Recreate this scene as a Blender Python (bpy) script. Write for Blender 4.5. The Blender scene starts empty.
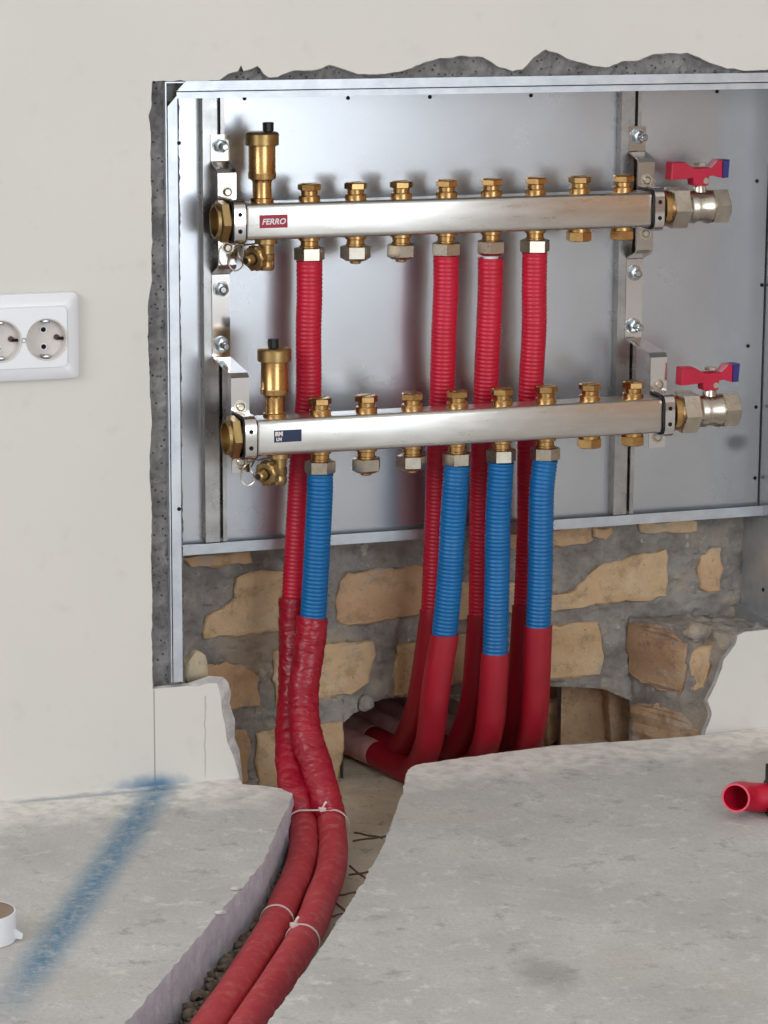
import bpy, bmesh, math, random
from mathutils import Vector, Matrix, noise
from mathutils.geometry import tessellate_polygon
random.seed(7)
scene = bpy.context.scene
col = scene.collection
V = Vector

# ------------------------------------------------------------------ camera
F = 2896.1
CAM = V((-.9042, -2.7762, .8807)); YAW, PITCH, ROLL = .3353, .2043, .0048
FW = V((math.sin(YAW)*math.cos(PITCH), math.cos(YAW)*math.cos(PITCH), -math.sin(PITCH)))
RT = V((math.cos(YAW), -math.sin(YAW), 0)); UP = RT.cross(FW)
RT, UP = math.cos(ROLL)*RT + math.sin(ROLL)*UP, -math.sin(ROLL)*RT + math.cos(ROLL)*UP
cd = bpy.data.cameras.new('camera'); cam = bpy.data.objects.new('camera', cd); col.objects.link(cam)
m3 = Matrix((RT, UP, -FW)).transposed()
cam.matrix_world = Matrix.Translation(CAM) @ m3.to_4x4()
cd.sensor_fit = 'VERTICAL'; cd.sensor_height = 24; cd.lens = F/1024*24; cd.clip_start = .05; cd.clip_end = 50
scene.camera = cam

# ------------------------------------------------------------------ light and exposure
scene.view_settings.view_transform = 'Standard'; scene.view_settings.look = 'None'
scene.view_settings.gamma = 1; scene.view_settings.use_curve_mapping = False
scene.view_settings.exposure = -0.22
world = bpy.data.worlds.new('sky'); scene.world = world; world.use_nodes = True
world.node_tree.nodes['Background'].inputs[0].default_value = (.62, .74, .92, 1)
world.node_tree.nodes['Background'].inputs[1].default_value = .6
def window_light(name, loc, sx, sz, power, color):
    l = bpy.data.lights.new(name, 'AREA'); l.shape = 'RECTANGLE'; l.size = sx; l.size_y = sz; l.energy = power; l.color = color
    o = bpy.data.objects.new(name, l); col.objects.link(o); o.location = loc
    o.rotation_euler = (math.radians(90), 0, 0)       # faces +Y, into the room
    return o
WA = (-3.2, -1.0, .75, 2.45)          # left wall: y0, y1, z0, z1
WB = (-.35, 1.50, .06, 2.45); XL, XR, YR, ZC = -3.2, 3.0, -4.4, 2.65
wl_ = window_light('daylight_side_window', (XL-.05, (WA[0]+WA[1])/2, (WA[2]+WA[3])/2), WA[1]-WA[0], WA[3]-WA[2], 76, (.95, .97, 1.0))
wl_.rotation_euler = (math.radians(90), 0, math.radians(-90))
window_light('daylight_balcony_window', ((WB[0]+WB[1])/2, YR-.05, (WB[2]+WB[3])/2), WB[1]-WB[0], WB[3]-WB[2], 76, (.86, .935, 1.0))

# ------------------------------------------------------------------ pixel rays (photo frame 768 x 1024) onto real planes
def ray(u, v): return FW + RT*((u-384)/F) + UP*((512-v)/F)
def aY(u, v, Y): d = ray(u, v); return CAM + d*((Y-CAM.y)/d.y)
def aZ(u, v, Z): d = ray(u, v); return CAM + d*((Z-CAM.z)/d.z)
def px(p):
    d = V(p)-CAM; z = d.dot(FW); return 384+F*d.dot(RT)/z, 512-F*d.dot(UP)/z

# ------------------------------------------------------------------ materials
MATS = {}
def srgb(c): return tuple((x/255/12.92 if x/255 <= .04045 else ((x/255+.055)/1.055)**2.4) for x in c) + (1,)
class N:
    def __init__(s, name):
        s.m = bpy.data.materials.new(name); s.m.use_nodes = True; s.t = s.m.node_tree
        s.b = s.t.nodes['Principled BSDF']; s.geo = s.t.nodes.new('ShaderNodeNewGeometry').outputs['Position']
        s.obj = s.t.nodes.new('ShaderNodeTexCoord').outputs['Object']; MATS[name] = s.m
    def set(s, k, v):
        if hasattr(v, 'node'): s.t.links.new(v, s.b.inputs[k])
        else: s.b.inputs[k].default_value = v
    def noise(s, scale, detail=4, rough=.55, vec=None, dist=0, stretch=None):
        n = s.t.nodes.new('ShaderNodeTexNoise'); n.inputs['Scale'].default_value = scale; n.inputs['Detail'].default_value = detail
        n.inputs['Roughness'].default_value = rough; n.inputs['Distortion'].default_value = dist
        vec = vec or s.geo
        if stretch:
            mp = s.t.nodes.new('ShaderNodeMapping'); mp.inputs['Scale'].default_value = stretch; s.t.links.new(vec, mp.inputs['Vector']); vec = mp.outputs[0]
        s.t.links.new(vec, n.inputs['Vector']); return n.outputs['Fac']
    def voro(s, scale, feature='F1'):
        n = s.t.nodes.new('ShaderNodeTexVoronoi'); n.inputs['Scale'].default_value = scale; n.feature = feature
        s.t.links.new(s.geo, n.inputs['Vector']); return n.outputs['Distance']
    def ramp(s, fac, a, b, lo=0., hi=1., smooth=False):
        n = s.t.nodes.new('ShaderNodeMapRange'); n.inputs['From Min'].default_value = a; n.inputs['From Max'].default_value = b
        n.inputs['To Min'].default_value = lo; n.inputs['To Max'].default_value = hi
        if smooth: n.interpolation_type = 'SMOOTHSTEP'
        s.t.links.new(fac, n.inputs['Value']); return n.outputs[0]
    def mix(s, fac, a, b, mode='MIX'):
        n = s.t.nodes.new('ShaderNodeMix'); n.data_type = 'RGBA'; n.blend_type = mode
        for i, x in ((0, fac), (6, a), (7, b)):
            if hasattr(x, 'node'): s.t.links.new(x, n.inputs[i])
            else: n.inputs[i].default_value = x
        return n.outputs[2]
    def math(s, op, a, b=0.):
        n = s.t.nodes.new('ShaderNodeMath'); n.operation = op
        for i, x in enumerate((a, b)):
            if hasattr(x, 'node'): s.t.links.new(x, n.inputs[i])
            else: n.inputs[i].default_value = x
        return n.outputs[0]
    def dot(s, vec, d, off=0.):
        n = s.t.nodes.new('ShaderNodeVectorMath'); n.operation = 'DOT_PRODUCT'; s.t.links.new(vec, n.inputs[0]); n.inputs[1].default_value = d
        return s.math('SUBTRACT', n.outputs['Value'], off)
    def bump(s, h, strength=.3, dist=.002):
        n = s.t.nodes.new('ShaderNodeBump'); n.inputs['Strength'].default_value = strength; n.inputs['Distance'].default_value = dist
        s.t.links.new(h, n.inputs['Height']); s.t.links.new(n.outputs[0], s.b.inputs['Normal'])
def simple(name, c, rough=.5, metal=0., c2=None, scale=30, bump=0, bscale=200, spec=None, detail=4):
    n = N(name); c = srgb(c)
    n.set('Base Color', n.mix(n.ramp(n.noise(scale, detail), .3, .7), c, srgb(c2)) if c2 else c)
    n.set('Roughness', rough); n.set('Metallic', metal)
    if spec is not None: n.set('Specular IOR Level', spec)
    if bump: n.bump(n.noise(bscale, 5), bump, .001)
    return n.m

def spray(n, a, b, w, base, paint, fade=True, amount=.85):
    """a sprayed paint line on a surface, from world point a to b"""
    a, b = V(a), V(b); L = (b-a).length; d = (b-a)/L
    nrm = V((-d.y, d.x, 0))
    t = n.dot(n.geo, d, a.dot(d)); s_ = n.math('ABSOLUTE', n.dot(n.geo, nrm, a.dot(nrm)))
    s_ = n.math('ADD', s_, n.math('MULTIPLY', n.math('SUBTRACT', n.noise(60, 4), .5), w*1.2))
    m = n.ramp(s_, w*.15, w*1.25, 1, 0, True)
    m = n.math('MULTIPLY', m, n.ramp(t, -.04, -.005, 0, 1, True)); m = n.math('MULTIPLY', m, n.ramp(t, L*.75, L*1.08, 1, 0, True))
    m = n.math('MULTIPLY', m, n.ramp(n.noise(60, 6, .75), .36, .60, .35, 1)); m = n.math('MULTIPLY', m, amount)
    return n.mix(m, base, paint)

# plastered front wall
n = N('painted plaster')
c = n.mix(n.ramp(n.noise(2.2, 3), .35, .65), srgb((220, 215, 207)), srgb((212, 209, 203)))
c = n.mix(n.ramp(n.noise(38, 4), .60, .72, 0, .25), c, srgb((200, 194, 186)))
z = n.dot(n.geo, (0, 0, 1)); x = n.dot(n.geo, (1, 0, 0))
wob = n.math('MULTIPLY', n.math('SUBTRACT', n.noise(45, 3), .5), .008)
for x0, hi, amp, w in ((aY(154.5, 735, 0).x, .103, 0, .0007), (aY(205, 720, 0).x, .092, 1, .0009)):
    xx = n.math('ADD', x, n.math('MULTIPLY', wob, amp)); ln = n.ramp(n.math('ABSOLUTE', n.math('SUBTRACT', xx, x0)), w*.5, w*1.3, 1, 0)
    ln = n.math('MULTIPLY', ln, n.ramp(z, hi-.002, hi, 1, 0)); ln = n.math('MULTIPLY', ln, n.ramp(z, .0, .012, 0, .7 if amp == 0 else .38))
    c = n.mix(ln, c, srgb((112, 108, 106)))
pt = aY(152, 786, 0)
dx = n.math('DIVIDE', n.math('ABSOLUTE', n.math('SUBTRACT', x, pt.x)), .050); dz = n.math('DIVIDE', n.math('SUBTRACT', z, .0), .016)
r_ = n.math('SQRT', n.math('ADD', n.math('MULTIPLY', dx, dx), n.math('MULTIPLY', dz, dz)))
r_ = n.math('ADD', r_, n.math('MULTIPLY', n.math('SUBTRACT', n.noise(70, 4), .5), .6))
c = n.mix(n.ramp(r_, .05, 1.1, .85, 0, True), c, srgb((14, 106, 148)))
n.set('Base Color', c); n.set('Roughness', .75); n.bump(n.noise(55, 6, .6), .16, .002)
simple('room plaster', (204, 196, 186), .85); simple('warm plaster', (196, 152, 116), .85); simple('white ceiling', (236, 235, 232), .9)
n = N('broken plaster')
n.set('Base Color', n.mix(n.ramp(n.noise(60, 5), .4, .6), srgb((212, 209, 206)), srgb((180, 177, 174)))); n.set('Roughness', .95); n.bump(n.noise(160, 6, .7), .7, .003)
n = N('cement fill')
c = n.mix(n.ramp(n.noise(45, 5), .35, .65), srgb((116, 113, 112)), srgb((150, 147, 145)))
c = n.mix(n.ramp(n.voro(150), .12, .26, .9, 0), c, srgb((48, 46, 45)))
n.set('Base Color', c); n.set('Roughness', .95); n.bump(n.noise(140, 6, .7), .8, .004)
n = N('brick mortar')
c = n.mix(n.ramp(n.noise(22, 6, .65), .36, .64), srgb((140, 132, 125)), srgb((184, 176, 168)))
c = n.mix(n.ramp(n.noise(11, 5, .6), .50, .62, 0, .7), c, srgb((182, 162, 136)))
c = n.mix(n.ramp(n.noise(70, 4), .64, .70, 0, .7), c, srgb((212, 202, 188)))
n.set('Base Color', c); n.set('Roughness', .96); n.bump(n.noise(60, 8, .72), .8, .008)
def brickmat(name, a, b, d):
    n = N(name)
    c = n.mix(n.ramp(n.noise(24, 5, .6), .35, .65), srgb(a), srgb(b))
    c = n.mix(n.ramp(n.noise(13, 4, dist=.6), .55, .68, 0, .8), c, srgb(d))
    c = n.mix(n.ramp(n.noise(210, 3), .66, .72, 0, .5), c, srgb((80, 66, 54)))
    c = n.mix(n.ramp(n.noise(46, 6, .7), .52, .66, 0, .55), c, srgb(tuple(int(q*.68) for q in b)))
    c = n.mix(n.ramp(n.noise(19, 6, .7, dist=.4), .56, .64, 0, .7), c, srgb((186, 176, 164)))
    n.set('Base Color', c); n.set('Roughness', .93); n.bump(n.math('ADD', n.noise(70, 8, .7), n.math('MULTIPLY', n.ramp(n.math('ABSOLUTE', n.math('SUBTRACT', n.noise(16, 3, dist=1.5), .5)), 0, .012), .10)), .8, .005); return n.m
brickmat('yellow brick', (230, 198, 158), (214, 178, 136), (236, 214, 184))
brickmat('orange brick', (208, 166, 128), (222, 186, 146), (186, 146, 114))
brickmat('brown brick', (196, 162, 128), (178, 140, 108), (206, 178, 144))

n = N('concrete screed')
c = n.mix(n.ramp(n.noise(7, 6, .6), .34, .66), srgb((188, 186, 183)), srgb((210, 208, 204)))
c = n.mix(n.ramp(n.noise(38, 6, .7), .55, .66, 0, .85), c, srgb((224, 221, 215)))
c = n.mix(n.ramp(n.noise(26, 7, .75), .34, .44, .75, 0), c, srgb((150, 147, 143)))
c = n.mix(n.ramp(n.noise(3.1, 3), .55, .68, 0, .5), c, srgb((196, 186, 174)))
c = n.mix(n.ramp(n.noise(240, 3, .7), .35, .65, .0, .35), c, srgb((172, 168, 163)))
yy = n.dot(n.geo, (0, 1, 0))
edge_ = n.math('MULTIPLY', n.ramp(n.math('ADD', yy, n.math('MULTIPLY', n.math('SUBTRACT', n.noise(26, 4), .5), .16)), -.105, -.045, 0, 1), n.ramp(n.noise(60, 4), .34, .56, .35, 1))
c = n.mix(edge_, c, srgb((238, 234, 226)))
sp_ = aZ(546, 974, 0); q1 = n.math('DIVIDE', n.dot(n.geo, (1, 0, 0), sp_.x), .030); q2 = n.math('DIVIDE', n.dot(n.geo, (0, 1, 0), sp_.y), .050)
q_ = n.math('ADD', n.math('SQRT', n.math('ADD', n.math('MULTIPLY', q1, q1), n.math('MULTIPLY', q2, q2))), n.math('MULTIPLY', n.math('SUBTRACT', n.noise(40, 5, .7), .5), 1.4))
c = n.mix(n.ramp(q_, .3, 1.1, .5, 0, True), c, srgb((136, 134, 132)))
c = spray(n, aZ(160, 787, 0), aZ(2, 1018, 0), .024, c, srgb((12, 112, 152)))
c = spray(n, aZ(40, 800, 0), aZ(190, 787, 0), .007, c, srgb((70, 120, 160)), amount=.6)
n.set('Base Color', c); n.set('Roughness', .9)
n.bump(n.math('ADD', n.math('MULTIPLY', n.noise(50, 8, .78), 1.), n.math('MULTIPLY', n.noise(9, 3), .6)), .6, .005)
n = N('slab edge')
n.set('Base Color', n.mix(n.ramp(n.noise(60, 5), .35, .65), srgb((226, 225, 236)), srgb((242, 241, 248)))); n.set('Roughness', .95); n.bump(n.noise(260, 6, .8), 1.0, .005)
n = N('channel rubble')
c = n.mix(n.ramp(n.noise(20, 5), .35, .65), srgb((208, 194, 168)), srgb((222, 212, 190)))
c = n.mix(n.ramp(n.noise(50, 5), .6, .7, 0, .7), c, srgb((110, 98, 86)))
n.set('Base Color', c); n.set('Roughness', .95); n.bump(n.noise(70, 6, .7), .7, .004)
simple('pebble', (92, 78, 66), .85, c2=(146, 132, 118), scale=70)
# metals
def metal(name, c, rough, c2=None, scale=20, stretch=None, bump=0, met=1., r2=None):
    n = N(name); c = srgb(c)
    f = n.ramp(n.noise(scale, 4, .6, stretch=stretch), .35, .65)
    n.set('Base Color', n.mix(f, c, srgb(c2)) if c2 else c); n.set('Metallic', met)
    n.set('Roughness', n.ramp(n.noise(scale*1.7, 4, .6, stretch=stretch), .3, .7, rough, r2 or rough*1.2))
    if bump: n.bump(n.noise(scale*8, 3, stretch=stretch), bump, .0006)
    return n
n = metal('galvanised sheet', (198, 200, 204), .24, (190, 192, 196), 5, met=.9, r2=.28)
pt = aY(736, 442, .11); ddx = n.math('DIVIDE', n.dot(n.geo, (1, 0, 0), pt.x), .020); ddz = n.math('DIVIDE', n.dot(n.geo, (0, 0, 1), pt.z), .012)  # reflection of something out of view, painted into the sheet as a dark ellipse
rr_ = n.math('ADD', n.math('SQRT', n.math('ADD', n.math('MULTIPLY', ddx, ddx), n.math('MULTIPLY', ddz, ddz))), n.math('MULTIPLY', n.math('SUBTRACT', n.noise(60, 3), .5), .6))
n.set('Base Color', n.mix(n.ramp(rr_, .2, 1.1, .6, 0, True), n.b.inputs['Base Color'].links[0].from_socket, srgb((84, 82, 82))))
metal('galvanised frame', (206, 210, 214), .34, (190, 194, 200), 40, met=.75)
metal('rail steel', (186, 184, 182), .26, (160, 158, 156), 30)
metal('stainless bar', (224, 222, 218), .26, (208, 204, 198), 14, stretch=(1, 6, 6), met=1., r2=.34)
metal('chrome strap', (228, 224, 222), .10, met=1.)
metal('zinc bolt', (190, 194, 196), .22, (150, 154, 156), 90)
metal('brass', (204, 166, 112), .24, (184, 144, 92), 40, met=1., r2=.32)
metal('dull brass', (188, 160, 110), .32, (166, 138, 90), 50, met=1., r2=.4)
metal('nickel', (206, 198, 184), .26, (190, 180, 164), 60, met=1.)
simple('black rubber', (22, 21, 22), .5)
simple('black plastic', (16, 16, 17), .4)
simple('hole dark', (12, 12, 13), .9)
simple('lever red', (192, 18, 58), .38, c2=(178, 16, 50), scale=30)
simple('pink rim', (232, 84, 108), .5)
simple('lever blue', (42, 40, 112), .4)
simple('red conduit', (200, 20, 54), .42, c2=(186, 16, 46), scale=25)
simple('blue conduit', (0, 104, 164), .42, c2=(0, 94, 152), scale=25)
simple('red sleeve', (160, 18, 38), .46, c2=(146, 15, 34), scale=20)
n = N('red tape'); n.set('Base Color', n.mix(n.ramp(n.noise(18, 4), .35, .65), srgb((160, 20, 42)), srgb((142, 16, 36)))); n.set('Roughness', .30)
n.bump(n.noise(60, 4, .5, dist=.8, stretch=(.7, .7, 2.2)), .5, .006)
n = N('dusty red sleeve')
nz = n.t.nodes.new('ShaderNodeSeparateXYZ'); gn = n.t.nodes.new('ShaderNodeNewGeometry'); n.t.links.new(gn.outputs['Normal'], nz.inputs[0])
c = n.mix(n.ramp(n.noise(26, 5), .35, .65), srgb((182, 58, 66)), srgb((172, 44, 54)))
c = n.mix(n.ramp(n.noise(90, 5, .7), .5, .72, 0, .5), c, srgb((196, 130, 116)))
n.set('Base Color', c); n.set('Roughness', .62); n.bump(n.noise(120, 3), .15, .001)
n = N('pale dusty sleeve')
n.set('Base Color', n.mix(n.ramp(n.noise(40, 5), .35, .65), srgb((204, 138, 132)), srgb((222, 170, 162)))); n.set('Roughness', .75)
simple('cable tie plastic', (222, 200, 194), .5)
simple('white plastic', (232, 233, 236), .22)
simple('socket well', (214, 206, 200), .35)
simple('paper white', (232, 233, 238), .7)
simple('cardboard', (136, 114, 100), .85, c2=(152, 132, 116), scale=40)
simple('sticker red', (156, 8, 38), .4)
simple('sticker navy', (14, 34, 72), .4)
simple('sticker white', (236, 224, 226), .5)
simple('rust wire', (104, 76, 58), .8, c2=(78, 62, 52), scale=80)
simple('plaster chunk', (220, 208, 178), .95, c2=(196, 182, 152), scale=60, bump=.5)
simple('stamp ink', (40, 40, 44), .7)

# ------------------------------------------------------------------ mesh helpers
WL = {}                                                   # world location of every object made
class MB:
    def __init__(s): s.v = []; s.f = []; s.mi = []; s.cur = 0
    def add(s, vs, fs):
        o = len(s.v); s.v += [V(p) for p in vs]
        for f in fs: s.f.append([i+o for i in f]); s.mi.append(s.cur)
        return s
    def box(s, lo, hi, bev=0):
        lo, hi = V(lo), V(hi)
        if bev:
            bm = bmesh.new(); bmesh.ops.create_cube(bm, size=1)
            for v in bm.verts: v.co = V([(lo[i]+hi[i])/2 + v.co[i]*(hi[i]-lo[i]) for i in range(3)])
            bmesh.ops.bevel(bm, geom=bm.edges[:], offset=bev, segments=2, profile=.5, affect='EDGES')
            bm.verts.index_update(); s.add([v.co.copy() for v in bm.verts], [[v.index for v in f.verts] for f in bm.faces]); bm.free(); return s
        p = [(x, y, z) for x in (lo.x, hi.x) for y in (lo.y, hi.y) for z in (lo.z, hi.z)]
        return s.add(p, [(0, 1, 3, 2), (4, 6, 7, 5), (0, 4, 5, 1), (2, 3, 7, 6), (0, 2, 6, 4), (1, 5, 7, 3)])
    def lathe(s, prof, at=(0, 0, 0), axis=(0, 0, 1), segs=20, hexes=(), twist=0., cap=(True, True), bumps=None):
        """prof: (distance along axis, radius); rings listed in hexes are six-sided (radius = across flats / 2)"""
        at = V(at); ax = V(axis).normalized()
        a = ax.orthogonal().normalized() if abs(ax.z) < .9 else V((1, 0, 0)); a = (a - ax*a.dot(ax)).normalized(); b = ax.cross(a)
        if hexes: segs = 24
        vs = []; fs = []
        for i, (t, r) in enumerate(prof):
            for k in range(segs):
                th = 2*math.pi*k/segs + twist; rr = r
                if i in hexes:
                    q = ((th-twist) % (math.pi/3)) - math.pi/6; rr = r/math.cos(q)
                if bumps and i in bumps[0]: rr = r*(1+bumps[1]*(1 if math.cos(bumps[2]*th) > 0 else -1))
                vs.append(at + ax*t + (a*math.cos(th)+b*math.sin(th))*rr)
        for i in range(len(prof)-1):
            for k in range(segs): fs.append((i*segs+k, i*segs+(k+1) % segs, (i+1)*segs+(k+1) % segs, (i+1)*segs+k))
        if cap[0]: fs.append(tuple(range(segs-1, -1, -1)))
        if cap[1]: o = (len(prof)-1)*segs; fs.append(tuple(range(o, o+segs)))
        return s.add(vs, fs)
    def tube(s, pts, rad, segs=14, cap=True):
        """rad: number or function(arclength, angle)"""
        vs = []; fs = []; n = len(pts); L = 0; up = None
        for i, p in enumerate(pts):
            t = (pts[min(i+1, n-1)] - pts[max(i-1, 0)]).normalized()
            if i: L += (p-pts[i-1]).length
            if up is None: up = t.orthogonal().normalized() if abs(t.x) > .9 else (V((1, 0, 0)) - t*t.x).normalized()
            else: up = (up - t*up.dot(t)).normalized()
            b = t.cross(up)
            for k in range(segs):
                th = 2*math.pi*k/segs; r = rad(L, th) if callable(rad) else rad
                vs.append(p + (up*math.cos(th) + b*math.sin(th))*r)
        for i in range(n-1):
            for k in range(segs): fs.append((i*segs+k, i*segs+(k+1) % segs, (i+1)*segs+(k+1) % segs, (i+1)*segs+k))
        if cap: fs += [tuple(range(segs-1, -1, -1)), tuple(range((n-1)*segs, n*segs))]
        return s.add(vs, fs)
    def prism(s, poly, vec, cham=0., center=None):
        """closed planar outline (world points), extruded by vec; cham: inset of the first face"""
        n = len(poly); vec = V(vec); poly = [V(p) for p in poly]
        if cham:
            c = sum(poly, V((0, 0, 0)))/n
            top = [p + (c-p).normalized()*cham for p in poly]; mid = [p + vec.normalized()*cham*.8 for p in poly]
            rings = [top, mid, [p+vec for p in poly]]
        else: rings = [poly, [p+vec for p in poly]]
        vs = [p for r in rings for p in r]; fs = []
        for i in range(len(rings)-1):
            for k in range(n): fs.append((i*n+k, (i+1)*n+k, (i+1)*n+(k+1) % n, i*n+(k+1) % n))
        for tri in tessellate_polygon([rings[0]]): fs.append(tuple(tri))
        o = (len(rings)-1)*n
        for tri in tessellate_polygon([rings[-1]]): fs.append(tuple(i+o for i in reversed(tri)))
        return s.add(vs, fs)
    def mesh(s, name, mats, origin, smooth=35):
        me = bpy.data.meshes.new(name); me.from_pydata([p-origin for p in s.v], [], s.f)
        for m in (mats if isinstance(mats, (list, tuple)) else [mats]): me.materials.append(MATS[m])
        for p, i in zip(me.polygons, s.mi): p.material_index = i
        bm = bmesh.new(); bm.from_mesh(me); bmesh.ops.recalc_face_normals(bm, faces=bm.faces[:]); bm.to_mesh(me); bm.free()
        if smooth:
            for p in me.polygons: p.use_smooth = True
            me.set_sharp_from_angle(angle=math.radians(smooth))
        return me
    def build(s, name, mats, parent=None, smooth=35, origin=None, **tags):
        if origin is None:
            xs = [[p[i] for p in s.v] for i in range(3)]
            origin = V(((min(xs[0])+max(xs[0]))/2, (min(xs[1])+max(xs[1]))/2, min(xs[2])))
        o = bpy.data.objects.new(name, s.mesh(name, mats, V(origin), smooth)); return place(o, V(origin), parent, **tags)
def place(o, w, parent=None, **tags):
    col.objects.link(o); WL[o.name] = V(w); o.parent = parent
    o.location = V(w) - (WL[parent.name] if parent else V((0, 0, 0)))
    for k, v_ in tags.items(): o[k] = v_
    return o
def thing(name, loc, label, category, group=None):
    o = bpy.data.objects.new(name, None); o.empty_display_size = .02; place(o, V(loc), None, label=label, category=category)
    if group: o['group'] = group
    return o
def inst(name, me, w, parent): return place(bpy.data.objects.new(name, me), V(w), parent)
def fbm(p, s, o=4): return noise.fractal(V(p)*s, .8, 2.1, o)
def subdiv(pts, step, closed=True):
    out = []; n = len(pts)
    for i in range(n if closed else n-1):
        a, b = pts[i], pts[(i+1) % n]; k = max(1, int((b-a).length/step))
        out += [a.lerp(b, j/k) for j in range(k)]
    if not closed: out.append(pts[-1])
    return out
def smooth_path(pts, step=.002):
    """Catmull-Rom through pts, resampled evenly"""
    P = [pts[0]*2-pts[1]] + pts + [pts[-1]*2-pts[-2]]; dense = []
    for i in range(1, len(P)-2):
        for j in range(24):
            t = j/24; a, b, c, d = P[i-1:i+3]
            dense.append(.5*((2*b) + (c-a)*t + (2*a-5*b+4*c-d)*t*t + (3*b-a-3*c+d)*t**3))
    dense.append(pts[-1]); out = [dense[0]]; acc = 0
    for i in range(1, len(dense)):
        a, b = dense[i-1], dense[i]; l = (b-a).length
        while acc + l >= step:
            t = (step-acc)/l; a = a.lerp(b, t); out.append(a.copy()); l = (b-a).length; acc = 0
        acc += l
    return out

# ================================================================== THE SETTING
# plaster wall with the rough opening (traced on the wall plane Y = 0)
front_l = [(240.5, 786), (239, 775), (233, 755), (227, 742), (225, 725), (222, 712), (221, 700), (219, 690), (217, 683), (207, 683.5), (197, 687), (188, 686), (152.6, 689)]
back_l = [(243, 786), (242, 775), (239.5, 750), (234.5, 738), (235, 720), (229.5, 703), (231, 693), (228, 682), (223, 677), (209, 676), (197, 680), (188, 683), (153.5, 686.5)]
left_edge = [(152.6, 660), (151.4, 640), (152.4, 600), (150.6, 560), (152, 520), (149.5, 470), (151.6, 420), (147.5, 325), (148.5, 300), (151.5, 285), (151.8, 220), (150, 124), (148.2, 116), (151.5, 108)]
top_f = [(152, 80.5), (185, 81), (219, 80), (228, 74), (238, 71), (241, 65), (243.5, 71), (251, 69), (257, 66), (263, 73), (269, 78), (277, 77), (290, 71), (300, 70), (312, 71), (330, 65), (345, 69), (357, 74), (380, 74),
         (398, 72), (412, 68), (426, 62), (440, 58), (462, 56), (482, 57.5), (497, 65), (512, 71), (522, 69), (533, 58), (546, 49), (557, 53), (566, 58), (578, 62), (590, 65), (609, 67), (622, 61), (636, 61), (652, 54),
         (687, 53), (699, 57), (712, 64), (727, 68), (750, 71), (768, 70)]
def PY(l, Y): return [aY(u, v, Y) for u, v in l]
f_open = PY(front_l + left_edge + top_f, 0); b_open = PY(back_l, .006) + PY(left_edge, .016)
b_open += [aY(u, v + (2.2 if 215 < u else 0), .016) for u, v in top_f]
right_f = [(744, 632), (738, 636), (735, 645), (724, 660), (718, 680), (708, 700), (712, 715), (704, 736)]
zt = f_open[-1].z
f_open += [V((.60, 0, zt)), V((.60, 0, aY(744, 631, 0).z))] + PY(right_f, 0)
b_open += [V((.60, .016, zt)), V((.60, .016, aY(744, 631, 0).z))] + [aY(u-4, v, .016) for u, v in right_f]
f2, b2 = [], []
for i in range(len(f_open)-1):
    k = max(1, int((f_open[i+1]-f_open[i]).length/.004))
    for j in range(k):
        p = f_open[i].lerp(f_open[i+1], j/k); q = b_open[i].lerp(b_open[i+1], j/k)
        if 12 <= i and p.x < .58 and k > 1:
            d = V((fbm(p, 90), 0, fbm(p+V((3, 1, 2)), 90)))*.0011; p = p+d; q = q+d
        f2.append(p); b2.append(q)
f2.append(f_open[-1]); b2.append(b_open[-1])
f2[0].z = f2[-1].z = b2[0].z = b2[-1].z = -.08
outer = [V((XR, 0, -.08)), V((XR, 0, ZC)), V((XL, 0, ZC)), V((XL, 0, -.08))]
mb = MB(); ring = f2 + outer; mb.add(ring, [tuple(t) for t in tessellate_polygon([ring])])
mb.cur = 1; n2 = len(f2); mb.add(f2+b2, [(i, i+1, n2+i+1, n2+i) for i in range(n2-1)])
mb.build('wall_front', ['painted plaster', 'broken plaster'], smooth=30, kind='structure')

# cement filled in between plaster and cabinet
def rough_sheet(name, x0, x1, z0, z1, step, Y, amp, mat, hole=None, extra=None, snap=None):
    nx, nz = int((x1-x0)/step), int((z1-z0)/step); mb = MB(); vs = []; fs = []
    for j in range(nz+1):
        for i in range(nx+1):
            x, z = x0+(x1-x0)*i/nx, z0+(z1-z0)*j/nz; p = V((x, 0, z))
            y = Y + amp*fbm(p, 45, 5)*.8 + amp*.7*fbm(p, 160, 3)
            pit = noise.voronoi(p*110)[0][0]
            if pit < .16: y += amp*1.2*(1-pit/.16)
            if extra: y += extra(x, z)
            if snap and snap(x)-step*1.05 < z < snap(x): z = snap(x)
            vs.append(V((x, y, z)))
    for j in range(nz):
        for i in range(nx):
            if snap and any(vs[q].z < snap(vs[q].x)-1e-6 for q in (j*(nx+1)+i, j*(nx+1)+i+1)): continue
            fs.append((j*(nx+1)+i, j*(nx+1)+i+1, (j+1)*(nx+1)+i+1, (j+1)*(nx+1)+i))
    return mb.add(vs, fs), name, mat
mb, a, m = rough_sheet('trim_1', -.20, -.150, .095, .735, .0022, .009, .0046, 'cement fill'); mb.build(a, m, smooth=60, kind='structure')
mb, a, m = rough_sheet('trim_2', -.151, .60, .705, .755, .0026, .009, .0046, 'cement fill'); mb.build(a, m, smooth=60, kind='structure')

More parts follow.
